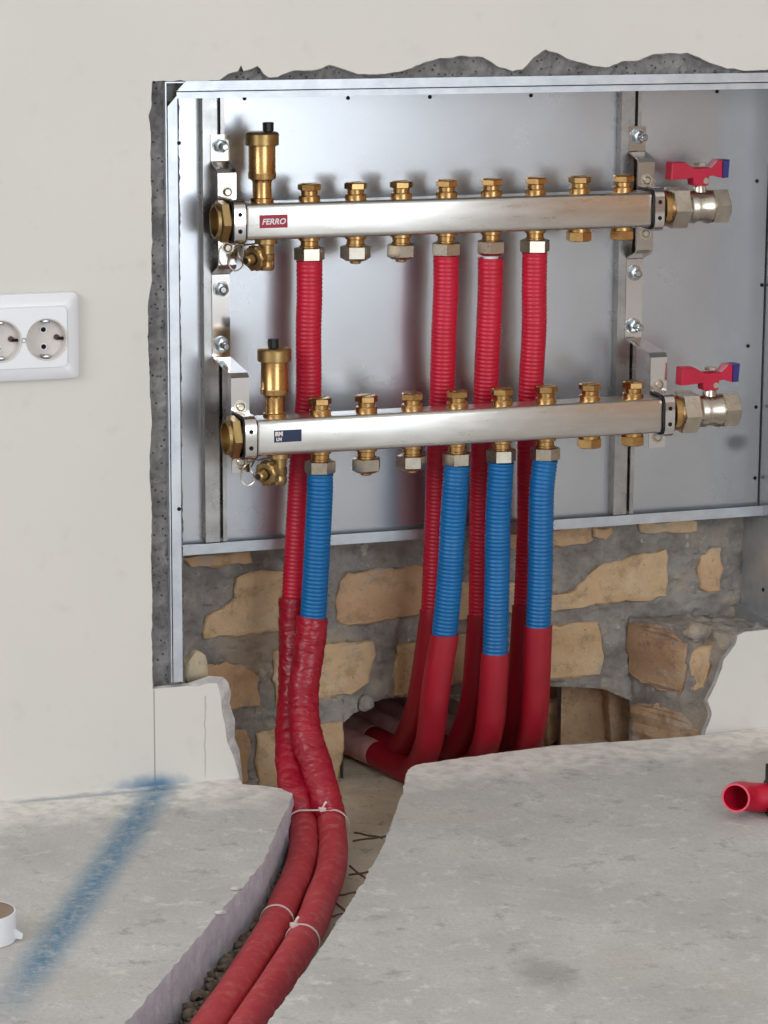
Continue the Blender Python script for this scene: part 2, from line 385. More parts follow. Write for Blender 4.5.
# brick wall at the back of the recess
YB = .150
BR = 'yellow brick'; OR = 'orange brick'; BN = 'brown brick'
BRICKS = [
    ([(183, 558), (215, 554), (250, 551), (251, 562), (215, 567), (190, 568)], OR),
    ([(202, 638), (204, 617), (234, 598), (235, 576), (248, 571), (296, 570), (296, 630), (250, 634)], BR),
    ([(200, 664), (226, 662), (244, 666), (258, 676), (258, 706), (228, 711), (200, 712)], OR),
    ([(272, 652), (283, 647), (315, 645), (374, 640), (376, 655), (370, 682), (350, 695), (312, 700), (276, 704)], BR),
    ([(338, 582), (346, 572), (385, 568), (436, 565), (436, 612), (380, 622), (345, 627), (337, 618)], OR),
    ([(224, 731), (246, 729), (249, 740), (248, 784), (224, 786)], OR),
    ([(256, 734), (280, 729), (343, 721), (342, 760), (338, 790), (258, 794)], BR),
    ([(396, 646), (420, 641), (468, 634), (469, 681), (430, 691), (394, 695)], BR),
    ([(454, 586), (480, 582), (521, 580), (521, 613), (480, 617), (455, 619)], BR),
    ([(504, 533), (550, 529), (591, 526), (592, 542), (550, 547), (505, 550)], OR),
    ([(593, 528), (612, 526), (614, 533), (606, 539), (594, 538)], OR),
    ([(638, 522), (690, 519), (697, 521), (697, 530), (684, 533), (640, 533)], BR),
    ([(538, 594), (538, 612), (560, 610), (600, 604), (650, 600), (666, 594), (668, 549), (634, 555), (600, 566), (590, 572), (575, 590), (556, 594)], BR),
    ([(700, 556), (708, 549), (720, 549), (722, 575), (718, 590), (708, 593), (700, 588), (698, 570)], OR),
    ([(538, 627), (560, 625), (598, 622), (602, 640), (603, 656), (600, 673), (570, 678), (538, 682)], BR)]
OUT = [[(p.x, p.z) for p in PY(l, YB)] for l, m in BRICKS]; OBB = [(min(p[0] for p in o), max(p[0] for p in o), min(p[1] for p in o), max(p[1] for p in o)) for o in OUT]
def inside(x, z):
    """how far (x, z) lies inside a brick outline; 0 in the joints"""
    for o, (a, b, c, d) in zip(OUT, OBB):
        if not (a < x < b and c < z < d): continue
        odd = False; best = 1; k = len(o)-1
        for q in range(len(o)):
            (x1, z1), (x2, z2) = o[q], o[k]; k = q
            if (z1 > z) != (z2 > z) and x < (x2-x1)*(z-z1)/(z2-z1)+x1: odd = not odd
            ex, ez = x2-x1, z2-z1; t = max(0, min(1, ((x-x1)*ex+(z-z1)*ez)/(ex*ex+ez*ez))); best = min(best, math.hypot(x-x1-t*ex, z-z1-t*ez))
        if odd: return best
    return 0
low = [(-.30, -.07)] + [(aY(u, v, YB).x, aY(u, v, YB).z) for u, v in ((343, 790), (343.5, 724), (352, 716), (362, 708), (372, 702), (394, 698), (430, 697), (470, 693), (548, 686), (602, 689), (630, 700), (640, 742))] + [(.75, -.07)]
def zlow(x):
    for (xa, za), (xb, zb) in zip(low, low[1:]):
        if xa <= x <= xb: return za + (zb-za)*(x-xa)/max(1e-6, xb-xa)
    return -.07
mb, a, m = rough_sheet('wall_back', -.19, .60, -.08, .32, .0036, YB+.0006, .0062, 'brick mortar', snap=zlow, extra=lambda x, z: .011*min(1, inside(x, z)/.009))
# underside of the wall over the cavity, the cavity's own back and sides, and the reveals of the recess
und = [V((x, YB+.002, zlow(x))) for x in [aY(343.5, 724, YB).x + i*(.26/24) for i in range(25)]]
mb.add(und + [p+V((0, .33, 0)) for p in und], [(i, i+1, 26+i, 25+i) for i in range(24)])
xa, xb = und[0].x, und[-1].x
mb.add([V((xa, YB, -.09)), V((xa, YB, .06)), V((xa-.05, .48, .06)), V((xa-.05, .48, -.09)), V((xb+.1, .48, -.09)), V((xb+.1, .48, .06)), V((xb, YB, .06)), V((xb, YB, -.09))], [(0, 1, 2, 3), (3, 2, 5, 4), (4, 5, 6, 7)])
mb.add([V((-.185, .016, -.08)), V((-.185, .016, .76)), V((-.185, .16, .76)), V((-.185, .16, -.08))], [(0, 1, 2, 3)])
mb.add([V((.585, .016, -.08)), V((.585, .016, .76)), V((.585, .16, .76)), V((.585, .16, -.08))], [(0, 1, 2, 3)])
mb.add([V((-.2, .170, .30)), V((.60, .170, .30)), V((.60, .170, .78)), V((-.2, .170, .78)), V((-.2, .012, .78)), V((.60, .012, .78))], [(0, 1, 2, 3), (3, 2, 5, 4)])
wall_back = mb.build('wall_back', 'brick mortar', smooth=60, kind='structure')
# jamb: broken masonry stepping forward to the right plaster, with a mortar ledge on top
def patch(mb, c00, c10, c11, c01, nu, nv, amp, nd):
    vs = []; nd = V(nd)
    for j in range(nv+1):
        for i in range(nu+1):
            s, t = i/nu, j/nv; tp = min(1, 7*t, 7*(1-t)); p = c00.lerp(c10, s).lerp(c01.lerp(c11, s), t); vs.append(p + nd*(amp*tp*(.5*fbm(p, 30, 3) + .8*fbm(p+V((3, 3, 3)), 95, 4))))
    mb.add(vs, [(j*(nu+1)+i, j*(nu+1)+i+1, (j+1)*(nu+1)+i+1, (j+1)*(nu+1)+i) for j in range(nv) for i in range(nu)])
mb = MB()
J = [aY(629, 742, .15), aY(736, 745, .014), aY(736, 636, .014), aY(629, 616, .15)]
patch(mb, *J, 26, 26, .006, (-.7, -.7, 0))
patch(mb, J[3], J[2], V((.585, .012, J[2].z-.003)), V((.585, .152, J[3].z-.014)), 44, 44, .0045, (0, 0, 1))
trim3 = mb.build('trim_3', 'brick mortar', smooth=60, kind='structure')

def brick(poly, mat, Y=YB, parent=None, plane=None, proud=.0030, depth=.03):
    if plane:                                     # plane: (origin, normal) for bricks on the slanting jamb
        o, nn = plane; P = []
        for u, v in poly: d = ray(u, v); P.append(CAM + d*((o-CAM).dot(nn)/d.dot(nn)))
        nn = nn.normalized(); ext = -nn if nn.dot(FW) < 0 else nn
    else: P = [aY(u, v, Y) for u, v in poly]; ext = V((0, 1, 0))
    P = subdiv(P, .007)
    P = [p - ext*(proud+.0012*fbm(p, 60)) + (V((fbm(p, 70), 0, fbm(p+V((5, 5, 5)), 70)))*.0034) for p in P]
    MB().prism(P, ext*depth, cham=.0022).build('brick', mat, parent, smooth=25)
for poly, mat in BRICKS:
    brick(poly, mat, parent=wall_back)
for poly, mat, y in [([(530, 670), (612, 672), (616, 752), (530, 754)], BN, .205), ([(604, 672), (640, 676), (672, 690), (690, 752), (612, 752)], BN, .185), ([(545, 704), (560, 700), (567, 714), (562, 735), (548, 748)], OR, .19)]:
    brick(poly, mat, Y=y, parent=wall_back)
jn = (J[1]-J[0]).cross(J[3]-J[0]).normalized()
for poly, mat in [([(628, 624), (650, 622), (664, 626), (688, 643), (687, 668), (682, 697), (660, 690), (629, 673)], BN), ([(632, 703), (660, 704), (684, 714), (700, 730), (702, 748), (632, 752)], BN), ([(692, 650), (710, 646), (711, 668), (706, 688), (692, 694), (690, 670)], BR)]:
    brick(poly, mat, plane=(J[0].copy(), jn), parent=trim3, proud=.003)

# floor: two screed slabs, and the channel between and behind them
def slab(name, outline, rough_idx, mats, depth=.075):
    """outline: world points at Z = 0; edges whose first point index is in rough_idx are broken and get relief"""
    pts, rough = [], []
    n_ = len(outline)
    for i in range(n_):
        a, b = outline[i], outline[(i+1) % n_]
        k = max(1, int((b-a).length/.004)) if i in rough_idx else 1
        for j in range(k):
            p = a.lerp(b, j/k)
            if i in rough_idx: p = p + V((fbm(p, 55), fbm(p+V((9, 2, 1)), 55), 0))*.0020 + V((fbm(p, 170), fbm(p+V((9, 2, 1)), 170), 0))*.0010
            pts.append(p); rough.append(i in rough_idx)
    mb = MB(); mb.add(pts, [tuple(t) for t in tessellate_polygon([pts])])
    mb.cur = 1; m = len(pts); rows = 16; vs = []
    for r in range(rows+1):
        for i, p in enumerate(pts):
            q = p + V((0, 0, -depth*r/rows))
            if rough[i]: q = q + V((fbm(q, 150), fbm(q+V((4, 4, 4)), 150), 0))*.0020*(min(r, 1)) + V((0, 0, .0012*fbm(q, 100) if r else 0))
            vs.append(q)
    mb.add(vs, [(r*m+i, r*m+(i+1) % m, (r+1)*m+(i+1) % m, (r+1)*m+i) for r in range(rows) for i in range(m)])
    return mb.build(name, mats, smooth=50, kind='structure')
LE = [aZ(u, v, 0) for u, v in ((243, 784), (264, 786), (284, 789), (293, 794), (290, 803), (279, 826), (262, 863), (246, 884), (230, 900), (187.5, 950), (129, 1020))]
d_ = (LE[-1]-LE[-3]).normalized(); LE.append(LE[-1] + d_*(4.4+YR+4.4-.62+3.1)*.0 + d_*1.1); ex = LE[-1] + d_*((YR-LE[-1].y)/d_.y)
ol = [V((XL, .03, 0)), V((LE[0].x, .03, 0))] + LE + [ex, V((XL, YR, 0))]
slab('floor_left', ol, range(1, len(ol)-3), ['concrete screed', 'slab edge'])
RE = [aZ(u, v, 0) for u, v in ((768, 727), (696, 736), (632, 740.6), (551, 746), (483, 755), (440, 761), (415, 765), (408, 770), (403, 790), (394, 818), (383, 846), (371, 869), (354, 897), (336, 924), (308, 967), (269, 1021))]
d2 = (RE[-1]-RE[-3]).normalized(); RE.append(RE[-1] + d2*1.1); ex = RE[-1] + d2*((YR-RE[-1].y)/d2.y)
ol = [V((XR, YR, 0)), V((XR, .03, 0)), V((aZ(768, 727, 0).x+.02, .03, 0))] + RE + [ex]
slab('floor_right', ol, range(2, len(ol)-2), ['concrete screed', 'slab edge'])
mb = MB(); vs = []; nx, ny = 150, 240
x0, x1, y0, y1 = -1.0, .75, -1.75, .5
ZF = -.060
for j in range(ny+1):
    for i in range(nx+1):
        p = V((x0+(x1-x0)*i/nx, y0+(y1-y0)*j/ny, 0)); vs.append(p + V((0, 0, ZF+.004*fbm(p, 28, 5))))
mb.add(vs, [(j*(nx+1)+i, j*(nx+1)+i+1, (j+1)*(nx+1)+i+1, (j+1)*(nx+1)+i) for j in range(ny) for i in range(nx)])
mb.add([V((XL, YR, ZF-.02)), V((XR, YR, ZF-.02)), V((XR, .6, ZF-.02)), V((XL, .6, ZF-.02))], [(0, 1, 2, 3)])
mb.build('floor_channel', 'channel rubble', smooth=60, kind='structure')

# the rest of the room behind the camera: daylight comes in through two tall openings
mb = MB()
for x0, x1, z0, z1 in ((XL, WB[0], -.08, ZC), (WB[1], XR, -.08, ZC), (WB[0], WB[1], WB[3], ZC), (WB[0], WB[1], -.08, WB[2])):
    mb.box((x0, YR-.2, z0), (x1, YR, z1))
mb.build('wall_rear', 'room plaster', smooth=0, kind='structure')
mb = MB()
for y0, y1, z0, z1 in ((YR-.2, WA[0], -.08, ZC), (WA[1], 0, -.08, ZC), (WA[0], WA[1], WA[3], ZC), (WA[0], WA[1], -.08, WA[2])):
    mb.box((XL-.1, y0, z0), (XL, y1, z1))
mb.build('wall_left', 'room plaster', smooth=0, kind='structure')
MB().box((XR, YR-.2, -.08), (XR+.1, .0, ZC)).build('wall_right', 'warm plaster', smooth=0, kind='structure')
MB().box((XL-.1, YR-.2, ZC), (XR+.1, .0, ZC+.1)).build('ceiling', 'white ceiling', smooth=0, kind='structure')

# ================================================================== CABINET
YP = .110                                                     # back plate
XC0, XC1 = -.1650, .5490                                       # inner faces of the side panels
ZB, ZT = .2180, .7165                                          # bottom lip, top
cab = thing('manifold_cabinet', (.19, .06, .10), 'open galvanised sheet-metal recessed cabinet set into the cut wall', 'cabinet')
GS, GF = 'galvanised sheet', 'galvanised frame'
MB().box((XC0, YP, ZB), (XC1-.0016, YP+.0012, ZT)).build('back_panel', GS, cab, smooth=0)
lip = MB().box((XC0, YP-.011, ZB-.0005), (XC1+.004, YP-.0002, ZB+.0008)); lip.box((XC0, YP-.0122, ZB-.0005), (XC1+.004, YP-.011, ZB+.0105))
lip.build('bottom_lip', GF, cab, smooth=0)
sp = MB().box((XC0-.0012, .0, .108), (XC0, YP+.002, ZT)); sp.build('side_panel', GF, cab, smooth=0)
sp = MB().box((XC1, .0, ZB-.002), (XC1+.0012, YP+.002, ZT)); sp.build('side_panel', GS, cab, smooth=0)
lg = MB().box((XC1, .0, .104), (XC1+.0012, .1465, ZB-.0026)); lg.box((XC1-.0075, .030, .1035), (XC1+.0012, .150, .1045))
leg = lg.build('leg', GF, cab, smooth=0)
MB().box((XC1-.0075, .030, .076), (XC1-.0062, .150, .1035)).build('foot_plate', GF, leg, smooth=0)
MB().lathe([(0, .0024), (.0006, .0024)], (XC1, .091, .133), (-1, 0, 0), 12).build('hole', 'hole dark', leg, smooth=0)
MB().box((XC0, .0, ZT-.0012), (XC1, YP, ZT)).build('top_panel', GF, cab, smooth=0)
# front flanges with mitred top-left corner
xa, xb = aY(170.2, 400, 0).x, aY(179.5, 400, 0).x
mb = MB(); mb.prism([V((xa, -.002, .1085)), V((xb, -.002, .1085)), V((xb, -.002, .7035)), V((xa, -.002, .6925))], (0, .0014, 0))
mb.box((xb-.0012, -.0006, .1085), (xb, .012, .7005)); mb.build('front_flange', GF, cab, smooth=0)
mb = MB(); mb.prism([V((xa+.0185, -.002, .7170)), V((.60, -.002, .7170)), V((.60, -.002, .7075)), V((xa+.0095, -.002, .7075))], (0, .0014, 0))
mb.build('front_flange', GF, cab, smooth=0)
mb = MB(); mb.box((xb+.0005, .0016, .7000), (.60, .0030, .7074)); mb.box((xb+.0005, .0016, .7062), (.60, .012, .7074)); mb.build('top_return', GF, cab, smooth=0)
hm = MB().lathe([(0, .0021), (.0005, .0021)], (0, 0, 0), (0, -1, 0), 10).mesh('hole', 'hole dark', V((0, 0, 0)), 0)
for u, v in ((244.5, 98.5), (348, 98), (430, 97), (531, 95.5), (717, 91.5), (216.5, 499), (748, 346), (756, 407), (755, 478), (757, 181), (762, 285)):
    inst('hole', hm, aY(u, v, YP-.0001), cab)
hm2 = MB().lathe([(0, .0021), (.0005, .0021)], (0, 0, 0), (0, -1, 0), 10).mesh('hole', 'hole dark', V((0, 0, 0)), 0)
for v in (143, 509): inst('hole', hm2, aY(179, v, -.0018), cab)
# mounting rails: C-profile with an open slot
def rail(xc):
    mb = MB(); z0, z1 = ZB+.012, .7035; y0, y1 = YP-.013, YP-.0003; w = .0118
    prof = [(-w, y1), (-w, y0), (.0035, y0), (.0035, y0+.0012), (-w+.0012, y0+.0012), (-w+.0012, y1-.005), (w-.0012, y1-.005), (w-.0012, y0+.0012), (.0072, y0+.0012), (.0072, y0), (w, y0), (w, y1)]
    mb.prism([V((xc+x, y, z0)) for x, y in prof], (0, 0, z1-z0)); return mb.build('mounting_rail', 'rail steel', cab, smooth=0)
XRL, XRR = -.0895, .3770
railL, railR = rail(XRL), rail(XRR)
rmesh = MB().lathe([(0, .0035), (.001, .0035), (.0016, .0022)], (0, 0, 0), (0, -1, 0), 12).mesh('rivet', 'zinc bolt', V((0, 0, 0)))
inst('rivet', rmesh, V((XRL-.001, YP-.0015, .275)), railL); inst('rivet', rmesh, V((XRR-.002, YP-.0015, .296)), railR)
# ink stamps on the rails
for xr, rl in ((XRL, railL), (XRR, railR)):
    mb = MB()
    for k in range(3):
        z = .668+k*.0036; mb.box((xr-.0035, YP-.0019, z), (xr+.0035, YP-.0014, z+.0012)); mb.box((xr-.0035+k*.002, YP-.0019, z), (xr-.0025+k*.002, YP-.0014, z+.0036))
    mb.build('stamp_mark', 'stamp ink', rl, smooth=0)

# ================================================================== BRACKETS
ZU, ZL = .5719, .3570; YU, YLW = .0559, .0119; HB = .0187
def fold_strip(mb, prof, x0, x1, th=.0018):
    """strip bent along a (y, z) profile"""
    pts = [V((0, y, z)) for y, z in prof]; off = []
    for i, p in enumerate(pts):
        d = (pts[min(i+1, len(pts)-1)]-pts[max(i-1, 0)]).normalized(); off.append(p + V((0, d.z, -d.y))*th)
    n_ = len(pts); vs = []
    for x in (x0, x1): vs += [V((x, p.y, p.z)) for p in pts] + [V((x, p.y, p.z)) for p in off]
    fs = []
    for i in range(n_-1):
        fs += [(i, i+1, 2*n_+i+1, 2*n_+i), (n_+i, 3*n_+i, 3*n_+i+1, n_+i+1), (i, n_+i, n_+i+1, i+1), (2*n_+i, 2*n_+i+1, 3*n_+i+1, 3*n_+i)]
    fs += [(0, 2*n_, 3*n_, n_), (n_-1, 2*n_-1, 4*n_-1, 3*n_-1)]
    mb.add(vs, fs)
def rrect(hy, hz, r, k=5):
    out = []
    for cy, cz, a0 in ((hy-r, hz-r, 0), (-hy+r, hz-r, 90), (-hy+r, -hz+r, 180), (hy-r, -hz+r, 270)):
        for i in range(k+1): a_ = math.radians(a0+90*i/k); out.append((cy+r*math.cos(a_), cz+r*math.sin(a_)))
    return out
def loop_band(mb, x0, x1, yc, zc, hy, hz, r, th):
    o, i_ = rrect(hy, hz, r), rrect(hy-th, hz-th, max(.001, r-th)); n_ = len(o); vs = []
    for x in (x0, x1):
        for L_ in (o, i_): vs += [V((x, yc+y, zc+z)) for y, z in L_]
    fs = []
    for k in range(n_):
        q = (k+1) % n_
        fs += [(k, q, 2*n_+q, 2*n_+k), (n_+k, 3*n_+k, 3*n_+q, n_+q), (k, n_+k, n_+q, q), (2*n_+k, 2*n_+q, 3*n_+q, 3*n_+k)]
    mb.add(vs, fs)
def bolt_mesh(name, lng, rw=.0085, rh=.0062):
    mb = MB(); mb.lathe([(0, rw), (.0014, rw)], (0, 0, 0), (0, -1, 0), 20)
    mb.lathe([(.0014, rh), (.0058, rh), (.0064, rh*.86)], (0, 0, 0), (0, -1, 0), hexes=(0, 1))
    mb.lathe([(.006, .0037), (lng, .0037), (lng+.001, .0028)], (0, 0, 0), (0, -1, 0), 14); return mb.mesh(name, 'zinc bolt', V((0, 0, 0)))
b_long, b_short = bolt_mesh('bolt', .019), bolt_mesh('bolt', .0085)
screw = MB(); screw.lathe([(0, .0045), (.002, .0045), (.0032, .003)], (0, 0, 0), (0, -1, 0), 14); screw.lathe([(-.001, .0066), (.0004, .0066)], (0, 0, 0), (0, -1, 0), 18)
screw = screw.mesh('clamp_screw', 'nickel', V((0, 0, 0)))
YRF = YP-.0132                                            # face of the rails
def bracket(xc, band, label, xb_off):
    t = thing('manifold_bracket', (xc, YP-.03, ZL-.05), label, 'bracket', 'chrome brackets carrying the manifold bars')
    hw = .0096; yu, yl = YU+HB+.0030, YLW+HB+.0035
    prof = [(YRF, ZU+.0845), (YRF, ZU+.058), (YRF-.002, ZU+.0555), (yu-.004, ZU+.0500), (yu-.006, ZU+.0475), (yu-.006, ZU+.013), (yu, ZU+.010), (yu, ZU-.012), (yu-.006, ZU-.016), (yu-.006, ZU-.046), (yu-.004, ZU-.049),
            (YRF-.002, ZU-.0565), (YRF, ZU-.059), (YRF, ZL+.0705), (YRF-.003, ZL+.068), (yl-.002, ZL+.0610), (yl-.006, ZL+.0580), (yl-.006, ZL+.016), (yl, ZL+.012), (yl, ZL-.012), (yl-.006, ZL-.016), (yl-.006, ZL-.040)]
    mb = MB(); fold_strip(mb, prof, xc-hw, xc+hw); strap = mb.build('strap', 'chrome strap', t, smooth=20)
    for z, me in ((ZU+.0735, b_long), (ZU-.074, b_short), (ZL+.083, b_long)): inst('bolt', me, V((xc, YRF-.0018, z)), t)
    for zc, yc, y in ((ZU, YU, yu), (ZL, YLW, yl)):
        mb = MB(); loop_band(mb, band[0]+xb_off*(zc == ZL), band[1]+xb_off*(zc == ZL), yc, zc, .0218, .0232, .012, .0016); b = mb.build('clamp_band', 'chrome strap', t, smooth=35)
        mb = MB(); loop_band(mb, band[0]-.0012+xb_off*(zc == ZL), band[1]+.0012+xb_off*(zc == ZL), yc, zc, .0201, .0215, .011, .0027); mb.build('rubber_lining', 'black rubber', b, smooth=35)
        bx = (band[0]+band[1])/2+xb_off*(zc == ZL)
        for dz in (-.0085, .0085): inst('hole', HB_M, V((bx, yc-.0219, zc+dz)), b)
        for s in (1, -1): inst('clamp_screw', screw, V((xc, y-.0078, zc+s*.0285)), t)
    return t
HB_M = MB().lathe([(0, .0023), (.0003, .0023)], (0, 0, 0), (0, -1, 0), 12).mesh('hole', 'hole dark', V((0, 0, 0)), 0)
bracket(-.0835, (-.0862, -.0742), 'bent chrome bracket strap bolted to the rail beside the brass air vents', -.0025)
bracket(.3835, (.3785, .3895), 'bent chrome bracket strap bolted to the rail beside the red levers', -.0025)

# ================================================================== MANIFOLDS
Z0 = V((0, 0, 0))
# screw cap on top of each port: base ring, waist, slotted hexagon
mb = MB(); mb.lathe([(0, .0112), (.0045, .0112), (.0058, .0104), (.0062, .0086), (.0105, .0086)], (0, 0, 0), segs=24, cap=(True, False))
mb.lathe([(.0100, .0086), (.0112, .0104), (.0165, .0104), (.0176, .0096)], (0, 0, 0), hexes=(1, 2), twist=.3)
cap_m = mb.mesh('port_cap', 'brass', Z0, 28)
sl_m = MB().box((-.0085, -.0012, .0174), (.0085, .0012, .0181)).mesh('slot', 'dull brass', Z0, 0)
mb = MB(); mb.lathe([(0, .0112), (-.003, .0112), (-.004, .0092), (-.0085, .0092), (-.009, .0104), (-.0125, .0104)], (0, 0, 0), segs=24)
nip_m = mb.mesh('port_nipple', 'brass', Z0, 28)
def nut_mesh(h):
    mb = MB(); mb.lathe([(-.0098, .0104), (-.0104, .0126), (-.0112, .0138), (-.0124-h*.78, .0138), (-.0124-h*.90, .0126), (-.0124-h, .0106)], (0, 0, 0), hexes=(2, 3), twist=.22); return mb.mesh('compression_nut', 'nickel', Z0, 28)
nut_m = nut_mesh(.0135)
tip_m = MB().lathe([(-.024, .0062), (-.0285, .0058), (-.0292, .0045)], (0, 0, 0), segs=16).mesh('nut_tip', 'brass', Z0, 28)
mb = MB(); mb.lathe([(0, .0118), (-.0035, .0118), (-.0040, .0112)], (0, 0, 0), segs=24, cap=(True, False)); mb.lathe([(-.0035, .0112), (-.0040, .0120), (-.0128, .0120), (-.0138, .0110)], (0, 0, 0), hexes=(1, 2), twist=.25)
plug_m = mb.mesh('port_plug', 'brass', Z0, 28)

def text_obj(body, size, mat, loc, parent, shear=0., bold=0., sx=1.):
    c = bpy.data.curves.new('lettering', 'FONT'); c.body = body; c.size = size; c.extrude = .00012; c.shear = shear; c.offset = bold; c.align_x = 'CENTER'; c.align_y = 'CENTER'; c.resolution_u = 3
    o = bpy.data.objects.new('lettering', c); col.objects.link(o); dg = bpy.context.evaluated_depsgraph_get()
    me = bpy.data.meshes.new_from_object(o.evaluated_get(dg)); bpy.data.objects.remove(o)
    for v in me.vertices: x, y, z = v.co; v.co = (x*sx, -z, y)
    me.materials.clear(); me.materials.append(MATS[mat]); return inst('lettering', me, loc, parent)

def manifold(zc, yc, dx, label, upper):
    t = thing('manifold', (.15+dx, yc, zc-HB), label, 'manifold', 'stainless floor-heating manifolds')
    # bar: rounded square tube with rounded ends
    prof = rrect(.0180, HB, .0052); small = rrect(.0163, HB-.0017, .0052); mb = MB(); vs = []
    xs = [(-.0722, small), (-.0715, rrect(.0174, HB-.0006, .0052)), (-.0700, prof), (.3725+.0025, prof), (.3765, rrect(.0174, HB-.0006, .0052)), (.3772, small)]
    for x, P in xs: vs += [V((x+dx, yc+y, zc+z)) for y, z in P]
    n_ = len(prof); fs = [(i*n_+k, i*n_+(k+1) % n_, (i+1)*n_+(k+1) % n_, (i+1)*n_+k) for i in range(len(xs)-1) for k in range(n_)]
    fs += [tuple(range(n_)), tuple(range(5*n_, 6*n_))]
    mb.add(vs, fs); bar = mb.build('bar', 'stainless bar', t, smooth=30)
    ax = (1, 0, 0)
    # left end: neck and reducing plug with open bore
    mb = MB(); mb.lathe([(-.0945, .0172), (-.0715, .0172)], (dx, yc, zc), ax, 28); 
    mb.lathe([(-.0985, .0182), (-.0970, .0196), (-.0895, .0196), (-.0885, .0186)], (dx, yc, zc), ax, hexes=(1, 2), twist=.35, cap=(False, True))
    mb.lathe([(-.0985, .0182), (-.1015, .0176), (-.1015, .0152), (-.0940, .0148)], (dx, yc, zc), ax, 28, cap=(False, True)); mb.build('end_plug', 'dull brass', t, smooth=28)
    # ports
    for i in range(8):
        x = .05*i+dx
        k = inst('port_cap', cap_m, V((x, yc, zc+HB)), t); k.rotation_euler.z = random.uniform(0, 1.0)
        inst('slot', sl_m, V((x, yc, zc+HB)), k)
        if i < 6:
            inst('port_nipple', nip_m, V((x, yc, zc-HB)), t)
            q = inst('compression_nut', nut_m, V((x, yc, zc-HB-(.0 if i != 4 else -.0005))), t); q.rotation_euler.z = random.uniform(-.5, .5)
            if i in (1, 2): inst('nut_tip', tip_m, V((x, yc, zc-HB)), q)
        else:
            q = inst('port_plug', plug_m, V((x, yc, zc-HB)), t); q.rotation_euler.z = random.uniform(-.3, .3)
    # automatic air vent
    xv = -.0505+dx+(.0015 if not upper else 0); zb = zc+HB
    mb = MB(); mb.lathe([(0, .0118), (.0040, .0118), (.0048, .0100), (.0060, .0098), (.0205, .0098), (.0222, .0108), (.0240, .0142), (.0290, .0146), (.0305, .0138), (.0590, .0138)], (xv, yc, zb), segs=28)
    av = mb.build('air_vent', 'brass', t, smooth=30)
    mb = MB(); mb.lathe([(.0575, .0166), (.0585, .0174), (.0690, .0174), (.0705, .0164), (.0712, .0150)], (xv, yc, zb), segs=32); mb.build('vent_lid', 'dull brass', av, smooth=30)
    ox = .0062 if upper else -.0015
    mb = MB(); mb.lathe([(.0710, .0040), (.0720, .0054), (.0800, .0056), (.0808, .0050)], (xv+ox, yc-.002, zb), segs=18, bumps=((1, 2), .05, 9)); mb.build('valve_cap', 'black plastic', av, smooth=30)
    # drain cock below the bar
    zb = zc-HB
    mb = MB(); mb.lathe([(0, .0118), (-.0050, .0118), (-.0062, .0080), (-.0150, .0080), (-.0165, .0092), (-.0215, .0088), (-.0235, .0076), (-.0270, .0088), (-.0300, .0086), (-.0325, .0072)], (xv+.004, yc, zb), segs=22)
    dr = mb.build('drain_valve', 'dull brass', t, smooth=30)
    hd = V((-.80, -.58, -.10)).normalized(); p0 = V((xv+.004, yc, zb-.0165))
    mb = MB(); mb.lathe([(.006, .0055), (.012, .0055), (.0125, .0088), (.0140, .0098)], p0, hd, 20); mb.build('drain_stem', 'dull brass', dr, smooth=30)
    mb = MB(); mb.lathe([(.0140, .0112), (.0150, .0128), (.0220, .0128), (.0235, .0112)], p0, hd, 40, bumps=((1, 2), .05, 10)); mb.lathe([(.0230, .0062), (.0330, .0052), (.0345, .0040)], p0, hd, 18)
    mb.build('drain_cap', 'dull brass', dr, smooth=30)
    mb = MB(); mb.lathe([(.0340, .0032), (.0348, .0032)], p0, hd, 14); mb.build('drain_bore', 'black rubber', dr, smooth=0)
    mb = MB(); mb.lathe([(.0237, .0066), (.0257, .0066)], p0, hd, 18); mb.build('drain_seal', 'black rubber', dr)
    c0 = p0 + hd*.027
    loop = [p0+V((-.006, .0, .012)), c0+V((-.012, .008, .012)), c0+V((-.020, .012, -.002)), c0+V((-.014, .010, -.012)), c0+V((-.006, .006, -.006)), c0+V((-.010, .008, .006)), p0+V((-.020, .004, .0145))]
    MB().tube(smooth_path(loop, .0015), .0009, 7).build('retaining_wire', 'nickel', dr)
    # ball valve on the right end
    mb = MB(); mb.lathe([(.376, .0172), (.392, .0172), (.394, .0195), (.400, .0195), (.404, .0170)], (dx, yc, zc), ax, 28); mb.build('end_neck', 'brass', t, smooth=30)
    mb = MB(); mb.lathe([(.425, .0160), (.427, .0172), (.4335, .0176), (.4345, .0160), (.442, .0162), (.447, .0182), (.451, .0184), (.453, .0172)], (dx, yc, zc), ax, 28, cap=(True, True))
    mb.lathe([(.4510, .0168), (.4522, .0176), (.4690, .0176), (.4706, .0166), (.4706, .0140), (.460, .0136)], (dx, yc, zc), ax, hexes=(1, 2), twist=.15)
    bv = mb.build('ball_valve', 'nickel', t, smooth=28)
    mb = MB(); mb.lathe([(.4015, .0182), (.4035, .0204), (.4215, .0204), (.4235, .0186), (.4260, .0176)], (dx, yc, zc), ax, hexes=(1, 2), twist=.35); mb.build('union_nut', 'nickel', bv, smooth=28)
    xs_ = .4395+dx; zt_ = zc+.0160
    mb = MB(); mb.lathe([(0, .0078), (.006, .0074), (.009, .0055), (.0225, .0055)], (xs_, yc, zt_), segs=20); mb.lathe([(.0285, .0060), (.0315, .0055)], (xs_, yc, zt_), hexes=(0, 1)); mb.build('valve_stem', 'nickel', bv, smooth=30)
    def wing(pts, hy0, name, mat):
        P = subdiv([V((xs_+x*.93-.001, yc-hy0, zt_+z*.93+.0018)) for x, z in pts], .02); return MB().prism(P, (0, 2*hy0, 0), cham=.0012).build(name, mat, bv, smooth=30)
